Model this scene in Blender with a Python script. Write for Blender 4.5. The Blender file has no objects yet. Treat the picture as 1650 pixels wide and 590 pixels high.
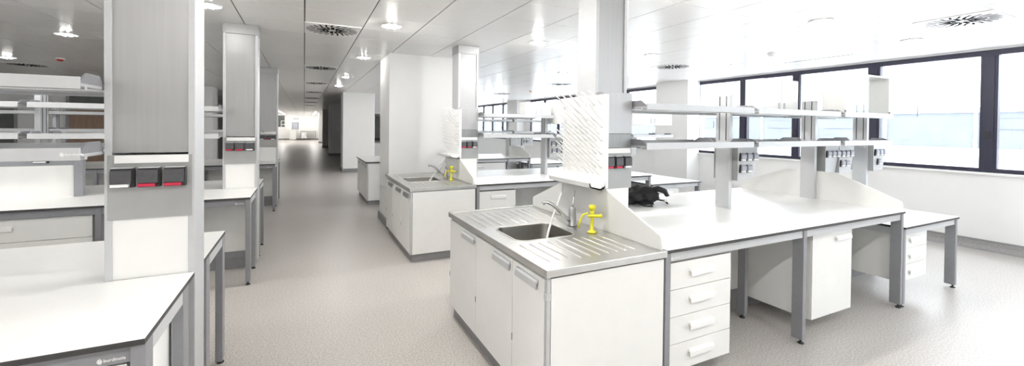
import bpy, bmesh, math, random
from mathutils import Vector, Matrix
random.seed(7)
C = bpy.context.scene.collection
SC = bpy.context.scene
PI = math.pi

# ------------------------------------------------------------------ materials
MATS = {}
def mat(name, col, rough=0.5, metal=0.0, spec=0.5, noise=None, bump=None, emit=None, coat=0.0):
    m = bpy.data.materials.new(name); m.use_nodes = True
    nt = m.node_tree; b = nt.nodes['Principled BSDF']
    b.inputs['Base Color'].default_value = (*col, 1)
    b.inputs['Roughness'].default_value = rough
    b.inputs['Metallic'].default_value = metal
    b.inputs['Specular IOR Level'].default_value = spec
    if coat: b.inputs['Coat Weight'].default_value = coat
    if emit:
        b.inputs['Emission Color'].default_value = (*emit[0], 1)
        b.inputs['Emission Strength'].default_value = emit[1]
    if noise:                                   # (scale, amount, stretch xyz)
        sc, amt, st = noise
        tc = nt.nodes.new('ShaderNodeTexCoord'); mp = nt.nodes.new('ShaderNodeMapping')
        mp.inputs['Scale'].default_value = st
        nz = nt.nodes.new('ShaderNodeTexNoise'); nz.inputs['Scale'].default_value = sc
        nz.inputs['Detail'].default_value = 3
        rp = nt.nodes.new('ShaderNodeValToRGB')
        rp.color_ramp.elements[0].position = 0.3; rp.color_ramp.elements[1].position = 0.7
        rp.color_ramp.elements[0].color = (*[max(0, c*(1-amt)) for c in col], 1)
        rp.color_ramp.elements[1].color = (*[min(1, c*(1+amt)) for c in col], 1)
        nt.links.new(tc.outputs['Object'], mp.inputs['Vector'])
        nt.links.new(mp.outputs['Vector'], nz.inputs['Vector'])
        nt.links.new(nz.outputs['Fac'], rp.inputs['Fac'])
        nt.links.new(rp.outputs['Color'], b.inputs['Base Color'])
        if bump:
            bp = nt.nodes.new('ShaderNodeBump'); bp.inputs['Strength'].default_value = bump
            bp.inputs['Distance'].default_value = 0.002
            nt.links.new(nz.outputs['Fac'], bp.inputs['Height'])
            nt.links.new(bp.outputs['Normal'], b.inputs['Normal'])
    MATS[name] = m
    return m

mat('white_laminate', (.80,.80,.78), .38, noise=(9,.012,(1,1,1)))
mat('white_top', (.84,.84,.83), .33, noise=(6,.01,(1,1,1)))
mat('white_plastic', (.86,.86,.85), .4, noise=(20,.01,(1,1,1)))
mat('white_paint', (.82,.82,.81), .6, noise=(3,.012,(1,1,1)))
mat('dark_edge', (.045,.043,.043), .5, noise=(40,.1,(1,1,1)))
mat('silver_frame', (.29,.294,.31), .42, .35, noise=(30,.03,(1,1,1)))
mat('silver_light', (.53,.54,.55), .42, .2, noise=(30,.02,(1,1,1)))
mat('panel_grey', (.40,.40,.40), .40, .55, noise=(60,.03,(1,1,.03)))
mat('plate_grey', (.37,.375,.37), .42, .35, noise=(5,.07,(1,1,1)))
mat('band_grey', (.27,.28,.28), .4, .45, noise=(40,.04,(1,1,.05)))
mat('plinth_grey', (.27,.27,.275), .5, .2, noise=(20,.04,(1,1,1)))
mat('socket_black', (.028,.028,.031), .35, noise=(60,.1,(1,1,1)))
mat('socket_lid', (.075,.075,.08), .3, noise=(60,.1,(1,1,1)))
mat('lid_pale', (.33,.34,.38), .35, noise=(60,.05,(1,1,1)))
mat('label_red', (.55,.02,.06), .5, noise=(50,.04,(1,1,1)))
mat('label_white', (.85,.85,.85), .5, noise=(50,.02,(1,1,1)))
mat('steel', (.64,.64,.62), .30, .9, noise=(14,.05,(1,8,1)), bump=.04)
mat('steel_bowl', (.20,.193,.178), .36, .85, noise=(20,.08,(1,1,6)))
mat('chrome', (.62,.62,.63), .16, .95, noise=(20,.02,(1,1,1)))
mat('tap_grey', (.42,.42,.43), .3, .5, noise=(20,.03,(1,1,1)))
mat('yellow', (.83,.77,.035), .35, noise=(20,.03,(1,1,1)))
mat('black_cloth', (.012,.012,.014), .75, noise=(18,.5,(1,1,1)), bump=.6)
mat('rubber', (.02,.02,.02), .6, noise=(30,.1,(1,1,1)))
mat('window_frame', (.026,.026,.050), .45, noise=(30,.08,(1,1,1)))
mat('duct_black', (.015,.015,.016), .9, 0, .05, noise=(30,.1,(1,1,1)))
mat('gap_dark', (.10,.095,.09), .7, noise=(30,.1,(1,1,1)))
mat('brown_door', (.36,.24,.17), .5, noise=(4,.12,(6,6,.6)))
mat('dark_glass', (.11,.12,.115), .15, noise=(2,.25,(1,1,1)))
mat('beacon_red', (.55,.03,.03), .3, noise=(20,.04,(1,1,1)))
mat('beacon_orange', (.80,.40,.18), .4, noise=(20,.04,(1,1,1)))
mat('ceiling_tile', (.92,.91,.895), .28, .0, .5, noise=(5,.012,(1,1,1)))
mat('lamp_glow', (.9,.9,.88), .4, emit=((1,.975,.94), 300.0), noise=(20,.01,(1,1,1)))
mat('lamp_mid', (.9,.9,.88), .4, emit=((1,.975,.94), 200.0), noise=(20,.01,(1,1,1)))
mat('lamp_dim', (.9,.9,.88), .4, emit=((1,.975,.94), 40.0), noise=(20,.01,(1,1,1)))
mat('reflector', (.75,.75,.74), .2, .6, noise=(20,.02,(1,1,1)))
mat('facade', (.135,.147,.162), .8, noise=(1.2,.07,(1,1,1)))
mat('facade_band', (.12,.132,.15), .7, noise=(1.5,.08,(1,1,1)))
mat('terrace', (.80,.81,.82), .8, noise=(2,.03,(1,1,1)))
mat('notice_blue', (.46,.50,.58), .4, noise=(5,.05,(1,1,1)))
mat('slot_dark', (.07,.07,.07), .6, noise=(30,.1,(1,1,1)))

def speckle_floor():
    m = mat('floor_vinyl', (.53,.505,.48), .36, 0, .4)
    nt = m.node_tree; b = nt.nodes['Principled BSDF']
    tc = nt.nodes.new('ShaderNodeTexCoord')
    n1 = nt.nodes.new('ShaderNodeTexNoise'); n1.inputs['Scale'].default_value = 85; n1.inputs['Detail'].default_value = 4
    n2 = nt.nodes.new('ShaderNodeTexNoise'); n2.inputs['Scale'].default_value = 1.1; n2.inputs['Detail'].default_value = 3
    r1 = nt.nodes.new('ShaderNodeValToRGB')
    e = r1.color_ramp.elements
    e[0].position = .34; e[0].color = (.38,.355,.335,1)
    e[1].position = .56; e[1].color = (.56,.535,.51,1)
    x = e.new(.68); x.color = (.64,.62,.595,1)
    r2 = nt.nodes.new('ShaderNodeValToRGB')
    r2.color_ramp.elements[0].color = (.93,.92,.91,1); r2.color_ramp.elements[1].color = (1,1,1,1)
    mx = nt.nodes.new('ShaderNodeMixRGB'); mx.blend_type = 'MULTIPLY'; mx.inputs['Fac'].default_value = 1
    for n in (n1, n2): nt.links.new(tc.outputs['Object'], n.inputs['Vector'])
    nt.links.new(n1.outputs['Fac'], r1.inputs['Fac']); nt.links.new(n2.outputs['Fac'], r2.inputs['Fac'])
    nt.links.new(r1.outputs['Color'], mx.inputs['Color1']); nt.links.new(r2.outputs['Color'], mx.inputs['Color2'])
    nt.links.new(mx.outputs['Color'], b.inputs['Base Color'])
speckle_floor()
def speckle_cove():
    m = mat('cove_vinyl', (.30,.29,.29), .5, noise=(140,.35,(1,1,1)))
speckle_cove()
def glass(name, tint, gloss):
    m = bpy.data.materials.new(name); m.use_nodes = True
    nt = m.node_tree; nt.nodes.clear()
    out = nt.nodes.new('ShaderNodeOutputMaterial'); mix = nt.nodes.new('ShaderNodeMixShader')
    tr = nt.nodes.new('ShaderNodeBsdfTransparent'); gl = nt.nodes.new('ShaderNodeBsdfGlossy')
    tr.inputs['Color'].default_value = (*tint, 1); gl.inputs['Roughness'].default_value = .02
    gl.inputs['Color'].default_value = (.9,.95,1,1)
    lw = nt.nodes.new('ShaderNodeLayerWeight'); lw.inputs['Blend'].default_value = .5
    pw = nt.nodes.new('ShaderNodeMath'); pw.operation = 'POWER'; pw.inputs[1].default_value = 4.0
    ad = nt.nodes.new('ShaderNodeMath'); ad.operation = 'MULTIPLY_ADD'; ad.inputs[1].default_value = gloss*2.2; ad.inputs[2].default_value = gloss*.12
    nt.links.new(lw.outputs['Facing'], pw.inputs[0]); nt.links.new(pw.outputs[0], ad.inputs[0])
    nt.links.new(ad.outputs[0], mix.inputs['Fac'])
    nt.links.new(tr.outputs['BSDF'], mix.inputs[1]); nt.links.new(gl.outputs['BSDF'], mix.inputs[2])
    nt.links.new(mix.outputs['Shader'], out.inputs['Surface'])
    MATS[name] = m
glass('window_glass', (.97,.985,1.0), .18)
glass('cabinet_glass', (.965,.98,.985), .12)

# ------------------------------------------------------------------ geometry helpers (world coordinates)
class MB:
    def __init__(self): self.bm = bmesh.new(); self.mats = []
    def mi(self, m):
        if m is None: return 0
        if m not in self.mats: self.mats.append(m)
        return self.mats.index(m)
    def box(self, x0, x1, y0, y1, z0, z1, m=None, bev=0.0):
        v = [self.bm.verts.new(p) for p in ((x0,y0,z0),(x1,y0,z0),(x1,y1,z0),(x0,y1,z0),(x0,y0,z1),(x1,y0,z1),(x1,y1,z1),(x0,y1,z1))]
        fs = [self.bm.faces.new([v[i] for i in q]) for q in ((3,2,1,0),(4,5,6,7),(0,1,5,4),(1,2,6,5),(2,3,7,6),(3,0,4,7))]
        k = self.mi(m)
        for f in fs: f.material_index = k
        if bev > 0:
            es = {e for f in fs for e in f.edges}
            r = bmesh.ops.bevel(self.bm, geom=list(es), offset=bev, offset_type='OFFSET', segments=2, profile=.6, affect='EDGES')
            for f in r['faces']: f.material_index = k
        return fs
    def prism(self, pts, axis, a0, a1, m=None):
        """pts in the plane normal to AXIS ('x': (y,z), 'y': (x,z), 'z': (x,y)), extruded from a0 to a1."""
        def P(p, a):
            return {'x': (a, p[0], p[1]), 'y': (p[0], a, p[1]), 'z': (p[0], p[1], a)}[axis]
        va = [self.bm.verts.new(P(p, a0)) for p in pts]; vb = [self.bm.verts.new(P(p, a1)) for p in pts]
        k = self.mi(m); n = len(pts)
        fs = [self.bm.faces.new(va[::-1]), self.bm.faces.new(vb)]
        for i in range(n): fs.append(self.bm.faces.new((va[i], va[(i+1)%n], vb[(i+1)%n], vb[i])))
        for f in fs: f.material_index = k
        return fs
    def tube(self, path, r, m=None, seg=10, cap=True):
        path = [Vector(p) for p in path]; rs = r if isinstance(r, (list, tuple)) else [r]*len(path)
        k = self.mi(m); rings = []
        ref = None
        for i, p in enumerate(path):
            t = (path[min(i+1, len(path)-1)] - path[max(i-1, 0)]).normalized()
            if ref is None or abs(ref.dot(t)) > .98:
                ref = Vector((0,0,1)) if abs(t.z) < .9 else Vector((1,0,0))
            u = t.cross(ref).normalized(); w = u.cross(t).normalized(); ref = w
            rings.append([self.bm.verts.new(p + rs[i]*(math.cos(a)*u + math.sin(a)*w)) for a in [2*PI*j/seg for j in range(seg)]])
        for a, b in zip(rings, rings[1:]):
            for j in range(seg):
                f = self.bm.faces.new((a[j], a[(j+1)%seg], b[(j+1)%seg], b[j])); f.material_index = k; f.smooth = True
        if cap:
            for q in (rings[0][::-1], rings[-1]):
                f = self.bm.faces.new(q); f.material_index = k
    def lathe(self, prof, cx, cy, m=None, seg=20):
        k = self.mi(m); rings = []
        for r, z in prof:
            rings.append([self.bm.verts.new((cx + max(r,1e-4)*math.cos(2*PI*j/seg), cy + max(r,1e-4)*math.sin(2*PI*j/seg), z)) for j in range(seg)])
        for a, b in zip(rings, rings[1:]):
            for j in range(seg):
                f = self.bm.faces.new((a[j], a[(j+1)%seg], b[(j+1)%seg], b[j])); f.material_index = k; f.smooth = True
        for q in (rings[0][::-1], rings[-1]):
            f = self.bm.faces.new(q); f.material_index = k
    def build(self, name, m, parent=None, fix=True):
        if fix: bmesh.ops.recalc_face_normals(self.bm, faces=self.bm.faces[:])
        off = world_loc(parent) if parent else Vector((0,0,0))
        if off.length: bmesh.ops.translate(self.bm, vec=-off, verts=self.bm.verts[:])
        me = bpy.data.meshes.new(name); self.bm.to_mesh(me); self.bm.free()
        me.materials.append(MATS[m] if not self.mats or self.mats[0] is None else MATS[self.mats[0]])
        for x in self.mats[1:]: me.materials.append(MATS[x])
        o = bpy.data.objects.new(name, me); C.objects.link(o)
        if parent: o.parent = parent
        return o

def world_loc(o):
    v = Vector(o.location)
    while o.parent: o = o.parent; v += Vector(o.location)
    return v
def tag(o, label, cat, group=None):
    o['label'] = label; o['category'] = cat; o['kind'] = 'thing'
    if group: o['group'] = group
    return o
def thing(name, loc, label, cat, group=None):
    o = bpy.data.objects.new(name, None); o.location = loc; C.objects.link(o)
    return tag(o, label, cat, group)
def struct(o): o['kind'] = 'structure'; return o
def bx(name, m, parent, *a, bev=0.0):
    b = MB(); b.box(*a, bev=bev); return b.build(name, m, parent)
def copy_tree(o, parent=None):
    c = o.copy(); C.objects.link(c); c.parent = parent
    for ch in list(o.children): copy_tree(ch, c)
    return c

def lettering(name, text, size, loc, rot, m, parent, emblem=True):
    cu = bpy.data.curves.new('t', 'FONT'); cu.body = text; cu.size = size; cu.extrude = .0006
    cu.align_x = 'LEFT'; cu.space_character = 1.05; cu.offset = size*.012
    to = bpy.data.objects.new('t', cu); C.objects.link(to)
    dg = bpy.context.evaluated_depsgraph_get()
    me = bpy.data.meshes.new_from_object(to.evaluated_get(dg))
    bpy.data.objects.remove(to)
    bm = bmesh.new(); bm.from_mesh(me); bpy.data.meshes.remove(me)
    if emblem:                                   # round mark of small discs before the word
        s = size
        for i, (px, py, r) in enumerate(((-.75,.62,.13),(-.45,.74,.1),(-.95,.33,.1),(-.62,.30,.19),(-.30,.42,.14),(-.85,.02,.15),(-.48,-.02,.19),(-.18,.08,.14),(-.62,-.24,.14),(-.32,-.25,.12))):
            bmesh.ops.create_cone(bm, cap_ends=True, segments=12, radius1=r*s*1.15, radius2=r*s*1.15, depth=.0012,
                                  matrix=Matrix.Translation((px*s - .12*s, py*s + .1*s, 0)))
    M = Matrix.Translation(Vector(loc) - (world_loc(parent))) @ rot.to_4x4()
    bm.transform(M)
    mm = bpy.data.meshes.new(name); bm.to_mesh(mm); bm.free(); mm.materials.append(MATS[m])
    o = bpy.data.objects.new(name, mm); C.objects.link(o); o.parent = parent
    return o
FACE_Y = Matrix.Rotation(PI/2, 3, 'X')           # text reads along +x, faces -y

# ------------------------------------------------------------------ setting
XL, XR, YN, YF, ZC = -12.0, 8.51, -3.2, 52.0, 2.8
struct(bx('floor', 'floor_vinyl', None, XL-.2, XR+.3, YN-.2, YF+.2, -.12, 0))
def ceiling():
    # metal tiles of 0.62 m: real tiles with thin gaps, over a darker deck
    b = MB(); g = .006
    T = .62
    xs = []; x = 0.0
    while x > XL: x -= T
    while x < XR: xs.append(x); x += T
    y = 1.57 - T*8
    while y < YF:
        for x in xs:
            x0, x1, y0, y1 = max(x+g, XL), min(x+T-g, XR), max(y+g*.5, YN), min(y+T-g*.5, YF)
            if x1-x0 < .02 or y1-y0 < .02: continue
            v = [b.bm.verts.new(p) for p in ((x0,y0,ZC),(x0,y1,ZC),(x1,y1,ZC),(x1,y0,ZC))]
            w = [b.bm.verts.new(p) for p in ((x0,y0,ZC+.012),(x0,y1,ZC+.012),(x1,y1,ZC+.012),(x1,y0,ZC+.012))]
            b.bm.faces.new(v)
            for i in range(4): b.bm.faces.new((v[i], w[i], w[(i+1)%4], v[(i+1)%4]))
        y += T
    b.mi('ceiling_tile')
    o = b.build('ceiling', 'ceiling_tile', None, fix=False)
    struct(o)
    struct(bx('ceiling', 'gap_dark', None, XL-.2, XR+.3, YN-.2, YF+.2, ZC+.014, ZC+.16))
ceiling()
struct(bx('wall_left', 'white_paint', None, XL-.2, XL, YN, YF, 0, ZC+.012))
struct(bx('wall_far', 'white_paint', None, XL-.2, XR+.3, YF, YF+.2, 0, ZC+.012))

ZS, ZT = 1.09, 2.775                              # window opening
GROUPS = [(-1.9, 7.15, [-1.0, .45, 2.305, 3.62, 4.855, 5.93]), (8.35, 15.45, [9.6, 10.85, 12.1, 13.3, 14.3]),
          (17.2, 24.3, [18.2, 19.4, 20.6, 21.8, 23.0]), (26.1, 33.2, [27.6, 29.2, 30.8, 32.0]), (35.0, 42.1, [36.6, 38.4, 40.2])]
def right_wall():
    struct(bx('wall_right', 'white_paint', None, XR, XR+.28, YN, YF, 0, ZS-.045))
    edges = [YN] + [e for g in GROUPS for e in g[:2]] + [YF]
    for a, c in zip(edges[0::2], edges[1::2]):
        struct(bx('wall_right', 'white_paint', None, XR, XR+.28, a, c, ZS-.045, ZT))
    struct(bx('wall_right', 'white_paint', None, XR, XR+.28, YN, YF, ZT, ZC+.012))
    n = 0
    for gi, (a, c, mull) in enumerate(GROUPS):
        n += 1
        struct(bx('trim_%d' % n, 'white_paint', None, XR-.05, XR+.1, a-.05, c+.05, ZS-.045, ZS-.012, bev=.004))   # sill board
        r = bpy.data.objects.new('window_%d' % n, None); r.location = (XR+.03, (a+c)/2, ZS); C.objects.link(r); struct(r)
        f = MB(); x0, x1 = XR-.012, XR+.07
        f.box(x0, x1, a, c, ZS-.012, ZS+.045); f.box(x0, x1, a, c, ZT-.075, ZT)
        f.box(x0, x1, a, a+.06, ZS, ZT); f.box(x0, x1, c-.06, c, ZS, ZT)
        for i, y in enumerate(mull):
            w = .067 if i % 2 == 0 or gi else .085
            if gi == 0 and abs(y-2.305) < .01: w = .085
            f.box(x0, x1, y-w, y+w, ZS+.045, ZT-.075)
            f.box(x0-.012, x0, y-w*.62, y+w*.62, ZS+.06, ZT-.09)
        f.build('window_frame', 'window_frame', r)
        ys = [a+.05] + mull + [c-.05]
        for p, q in zip(ys, ys[1:]):
            g = MB(); g.box(XR+.03, XR+.036, p+.05, q-.05, ZS+.035, ZT-.065); g.build('window_pane', 'window_glass', r)
            # light aluminium bead round each pane
            d = MB()
            for (u0, u1, z0, z1) in ((p+.066,p+.08,ZS+.045,ZT-.075),(q-.08,q-.066,ZS+.045,ZT-.075)):
                d.box(XR+.02, XR+.045, u0, u1, z0, z1)
            d.build('glazing_bead', 'silver_light', r)
        for i, y in enumerate(mull):
            if i % 2 == 0:
                h = MB(); h.box(XR-.034, XR-.024, y-.018, y+.018, 1.55, 1.66, bev=.003)
                h.box(XR-.05, XR-.034, y-.008, y+.008, 1.57, 1.64, bev=.003)
                h.build('window_handle', 'socket_black', r)
right_wall()
def added_fill_windows():  # windows added to the unseen wall behind the camera, for fill light
    spans = [(-9.5, -6.5), (5.0, 7.4)]
    e = [XL-.2] + [v for q in spans for v in q] + [XR+.3]
    for a, c in zip(e[0::2], e[1::2]): struct(bx('wall_near', 'white_paint', None, a, c, YN-.2, YN, 0, ZC+.012))
    for k, (a, c) in enumerate(spans):
        for q in ((0,.86),(2.7,ZC+.012)): struct(bx('wall_near', 'white_paint', None, a, c, YN-.2, YN, q[0], q[1]))
        r = bpy.data.objects.new('window_%d' % (8+k), None); r.location = ((a+c)/2, YN, .86); C.objects.link(r); struct(r)  # unseen opening, added to brighten the room
        f = MB()
        f.box(a,c,YN-.1,YN-.02,.86,.93); f.box(a,c,YN-.1,YN-.02,2.63,2.7)
        n = 4 if c-a > 4 else 2
        for i in range(n+1):
            x = a+.035+i*(c-a-.07)/n; f.box(x-.035,x+.035,YN-.1,YN-.02,.93,2.63)
        f.build('window_frame', 'window_frame', r)
        bx('window_pane', 'window_glass', r, a+.05, c-.05, YN-.06, YN-.054, .9, 2.66)
added_fill_windows()
# coved vinyl skirting on the window wall: speckled cove with a grey cap strip
def cove():
    b = MB()
    b.prism([(XR,0),(XR,.115),(XR-.012,.115),(XR-.02,.06),(XR-.05,.018),(XR-.09,.002),(XR-.09,0)], 'y', YN, YF)
    struct(b.build('baseboard_right', 'cove_vinyl'))
    struct(bx('baseboard_right', 'plinth_grey', None, XR-.016, XR, YN, YF, .115, .14))
cove()
struct(bx('baseboard_far', 'plinth_grey', None, XL, XR, YF-.02, YF, 0, .16))

# columns standing between the benches, along the aisle
def pillar(x0, x1, y0, y1):
    struct(bx('column', 'white_paint', None, x0, x1, y0, y1, 0, ZC+.01, bev=.006))
    b = MB(); t = .025
    for q in ((x0-t,x1+t,y0-t,y0),(x0-t,x1+t,y1,y1+t),(x0-t,x0,y0,y1),(x1,x1+t,y0,y1)): b.box(*q, 0, .13)
    struct(b.build('trim', 'plinth_grey'))
for k in range(5):
    pillar(1.21, 2.28, 6.85+8.9*k, 7.74+8.9*k)
    if k: pillar(-3.5, -2.55, 6.85+8.9*k, 7.74+8.9*k)
for k in range(4):
    struct(bx('column', 'white_paint', None, 8.1, XR, 7.05+8.85*k, 8.05+8.85*k, 0, ZC+.01, bev=.004))

struct(bx('wall_corridor', 'white_paint', None, 2.28, 2.40, 16.6, YF, 0, ZC+.01))
struct(bx('wall_corridor', 'white_paint', None, -3.52, -3.40, 17.12, YF, 0, ZC+.01))
# partition at the far left, with a door and internal windows
YP = 17.0
struct(bx('wall_partition', 'white_paint', None, XL, -3.4, YP, YP+.12, 0, ZC+.01))
def partition_fit():
    for i, (a, c, z0, z1) in enumerate(((-11.2,-9.3,.95,2.2),(-8.9,-7.35,.95,2.2))):
        r = bpy.data.objects.new('window_%d' % (11+i), None); r.location = ((a+c)/2, YP, z0); C.objects.link(r); struct(r)
        f = MB()
        for q in ((a,c,z0,z0+.06),(a,c,z1-.06,z1),(a,a+.06,z0,z1),(c-.06,c,z0,z1),((a+c)/2-.03,(a+c)/2+.03,z0,z1)):
            f.box(q[0], q[1], YP-.03, YP, q[2], q[3])
        f.build('window_frame', 'silver_frame', r)
        bx('window_pane', 'dark_glass', r, a+.05, c-.05, YP-.012, YP-.004, z0+.05, z1-.05)
    r = bpy.data.objects.new('door_1', None); r.location = (-5.75, YP, 0); C.objects.link(r); struct(r)
    f = MB()
    for q in ((-6.32,-6.25,0,2.75),(-5.22,-5.15,0,2.75),(-6.32,-5.15,2.68,2.75),(-6.32,-5.15,2.08,2.14)): f.box(q[0],q[1],YP-.05,YP,q[2],q[3])
    f.build('door_frame', 'silver_frame', r)
    bx('door_leaf', 'brown_door', r, -6.25, -5.22, YP-.03, YP-.002, .01, 2.08)
    bx('transom_panel', 'dark_glass', r, -6.25, -5.22, YP-.03, YP-.002, 2.14, 2.68)
    h = MB(); h.tube([(-6.12,YP-.03,1.05),(-6.12,YP-.08,1.05),(-5.99,YP-.08,1.05)], .012); h.build('door_handle', 'chrome', r)
    struct(bx('baseboard_partition', 'plinth_grey', None, XL, -6.33, YP-.02, YP, 0, .12))
partition_fit()

# far wall: internal window, door leaf with a notice, and the objects by it
def far_end():
    a, c, z0, z1 = -2.62, -1.85, 1.36, 2.72
    r = bpy.data.objects.new('window_13', None); r.location = ((a+c)/2, YF, z0); C.objects.link(r); struct(r)
    f = MB()
    for q in ((a,c,z0,z0+.06),(a,c,z1-.06,z1),(a,a+.06,z0,z1),(c-.06,c,z0,z1),(c-.42,c-.36,z0,z0+.75),(c-.42,c,z0+.69,z0+.75),(c-.42,c,z0+.3,z0+.36)): f.box(q[0],q[1],YF-.04,YF,q[2],q[3])
    f.build('window_frame', 'white_paint', r)
    bx('window_pane', 'dark_glass', r, a+.05, c-.05, YF-.02, YF-.006, z0+.05, z1-.05)
    n = thing('notice_board', (-.85, YF-.03, 1.0), 'pale blue framed notice board on the end wall of the corridor', 'notice board')
    bx('board_panel', 'notice_blue', n, -1.14, -.60, YF-.025, YF, 1.22, 1.88)
    f = MB()
    for q in ((-1.18,-.56,1.18,1.22),(-1.18,-.56,1.88,1.92),(-1.18,-1.14,1.18,1.92),(-.60,-.56,1.18,1.92)): f.box(q[0],q[1],YF-.035,YF,q[2],q[3])
    f.build('board_frame', 'silver_frame', n)
    s = thing('cabinet', (-1.1, YF-.6, 0), 'white low cabinet below the notice board at the end of the corridor', 'cabinet')
    bx('body', 'white_laminate', s, -1.42, -.78, YF-.98, YF-.5, .08, 1.16); bx('plinth', 'plinth_grey', s, -1.40, -.80, YF-.96, YF-.52, 0, .08)
    for q in ((-1.41,-1.105),(-1.095,-.79)):
        d = bx('door', 'white_laminate', s, q[0], q[1], YF-1.0, YF-.981, .1, 1.14, bev=.003)
        bx('handle', 'silver_frame', d, q[0]+.08, q[0]+.2, YF-1.02, YF-1.0, 1.04, 1.06)
    for i, x in enumerate((-.98, -.8, -.62)):
        k = tag(bx('sign_plate', 'plinth_grey', None, x-.05, x+.05, YF-.02, YF-.002, 2.28, 2.38), 'small grey sign plate above the notice board on the corridor end wall', 'sign', 'sign plates above the notice board')
far_end()

# ------------------------------------------------------------------ lab furniture builders
def foot(leg, x, y):
    b = MB(); b.lathe([(.022,0),(.022,.008),(.009,.012),(.009,.032)], x, y, seg=12); b.build('levelling_foot', 'rubber', leg)

def bench(label, x0, x1, y0, y1, zt, legs, spine=True, end_side=None, group=None, inner=(.34,.27), rail='silver_light', cut=None, low=False, logo=None):
    """legs: x positions of the leg pairs along the front (and back)."""
    t = thing('lab_table' if low else 'lab_bench', ((x0+x1)/2, (y0+y1)/2, 0), label, 'table' if low else 'lab bench', group)
    b = MB()
    if cut:                                     # notch for a service tower in the aisle end
        cx0, cx1, cy0, cy1, side = cut
        if side == 'R': pts = [(x0,y0),(x1,y0),(x1,cy0),(cx0,cy0),(cx0,cy1),(x1,cy1),(x1,y1),(x0,y1)]
        else: pts = [(x0,y0),(x1,y0),(x1,y1),(x0,y1),(x0,cy1),(cx1,cy1),(cx1,cy0),(x0,cy0)]
    else: pts = [(x0,y0),(x1,y0),(x1,y1),(x0,y1)]
    b.prism(pts, 'z', zt-.021, zt-.001, 'dark_edge')
    e = .0015
    b.prism(pts, 'z', zt-.001, zt, 'white_top')
    b.build('worktop', 'dark_edge', t)
    yc = (y0+y1)/2
    zr0, zr1 = zt-.082, zt-.022
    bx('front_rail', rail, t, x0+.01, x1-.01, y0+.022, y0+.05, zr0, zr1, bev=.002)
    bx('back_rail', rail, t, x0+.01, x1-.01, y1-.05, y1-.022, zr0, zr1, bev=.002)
    for x in legs:
        for (ya, yb) in ((y0+.012, y0+.095), (y1-.095, y1-.012)):
            l = bx('leg', 'silver_frame', t, x-.021, x+.021, ya, yb, .032, zt-.022, bev=.003)
            foot(l, x, (ya+yb)/2 - (.02 if ya < yc else -.02))
        for (ya, yb) in ((yc-inner[0], yc-inner[1]), (yc+inner[1], yc+inner[0])):
            l = bx('leg', 'silver_frame', t, x-.021, x+.021, ya, yb, .032, zt-.022, bev=.003)
            foot(l, x, (ya+yb)/2)
        for (ya, yb) in ((y0+.095, yc-inner[0]), (yc+inner[0], y1-.095)):
            bx('side_rail', 'silver_light', t, x-.019, x+.019, ya, yb, zr0, zr1, bev=.002)
    if spine:
        sx0, sx1 = spine
        for ya in (yc-.185, yc+.170):
            bx('spine_panel', 'white_laminate', t, sx0, sx1, ya, ya+.015, .20, zr0)
        for ya in (yc-.195, yc+.170): bx('bottom_rail', 'silver_frame', t, sx0, sx1, ya, ya+.025, .13, .20)
        for ya in (yc-.165, yc+.150): bx('plinth', 'plinth_grey', t, sx0, sx1, ya, ya+.015, 0, .13)
    if logo is not None:
        lettering('lettering', 'burdinola', .0145, (logo, y0+.0215, zt-.068), FACE_Y, 'label_white', t)
    return t

def handle_bar(parent, x0, x1, y, z0, z1, m='white_plastic'):
    # lipped pull of folded plastic on a front facing -y
    b = MB(); b.prism([(y,z1),(y-.012,z1),(y-.022,z1-.012),(y-.022,z0+.004),(y-.016,z0),(y-.014,z1-.018),(y,z1-.018)], 'x', x0, x1)
    return b.build('handle', m, parent)

def drawer_unit(label, x0, x1, y0, depth, z0, z1, n, group=None, m='white_laminate'):
    t = thing('drawer_pedestal', ((x0+x1)/2, y0+depth/2, z1), label, 'drawer unit', group)
    bx('body', m, t, x0, x1, y0+.02, y0+depth, z0, z1)
    h = (z1-z0)/n
    for i in range(n):
        a = z0+i*h+.002; c = z0+(i+1)*h-.002
        d = bx('drawer', m, t, x0+.001, x1-.001, y0, y0+.0195, a, c, bev=.0015)
        mid = (x0+x1)/2
        handle_bar(d, mid-.105, mid+.115, y0, c-.098, c-.052)
    return t

def cupboard_unit(label, x0, x1, y0, depth, z0, z1, group=None):
    t = thing('cupboard_pedestal', ((x0+x1)/2, y0+depth/2, z1), label, 'cupboard', group)
    bx('body', 'white_laminate', t, x0, x1, y0+.02, y0+depth, z0, z1)
    d = bx('door', 'white_laminate', t, x0+.001, x1-.001, y0, y0+.0195, z0+.002, z1-.002, bev=.0015)
    handle_bar(d, x1-.26, x1-.04, y0, z1-.075, z1-.035)
    return t

def outlet(parent, x0, x1, y, z0, z1, lab, proud=.035, lid='socket_lid'):
    """flip-lid socket on a surface facing -y: black body, raised hinged lid, label strip."""
    w = x1-x0
    o = bx('outlet', 'socket_black', parent, x0, x1, y-proud*.55, y, z0, z1, bev=.003)
    b = MB(); b.prism([(y-proud*.55, z1-.002),(y-proud, z1-.012),(y-proud, z0+.022),(y-proud*.55, z0+.016)], 'x', x0+.004, x1-.006)
    b.build('lid', lid, o)
    bx('hinge_strip', 'silver_light', o, x0+.006, x1-.004, y-proud*.8, y-.004, z1-.001, z1+.004)
    bx('label_strip', 'label_'+lab, o, x0+.006, x1-.016, y-proud-.001, y-proud*.5, z0+.005, z0+.0185)
    return o

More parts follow.
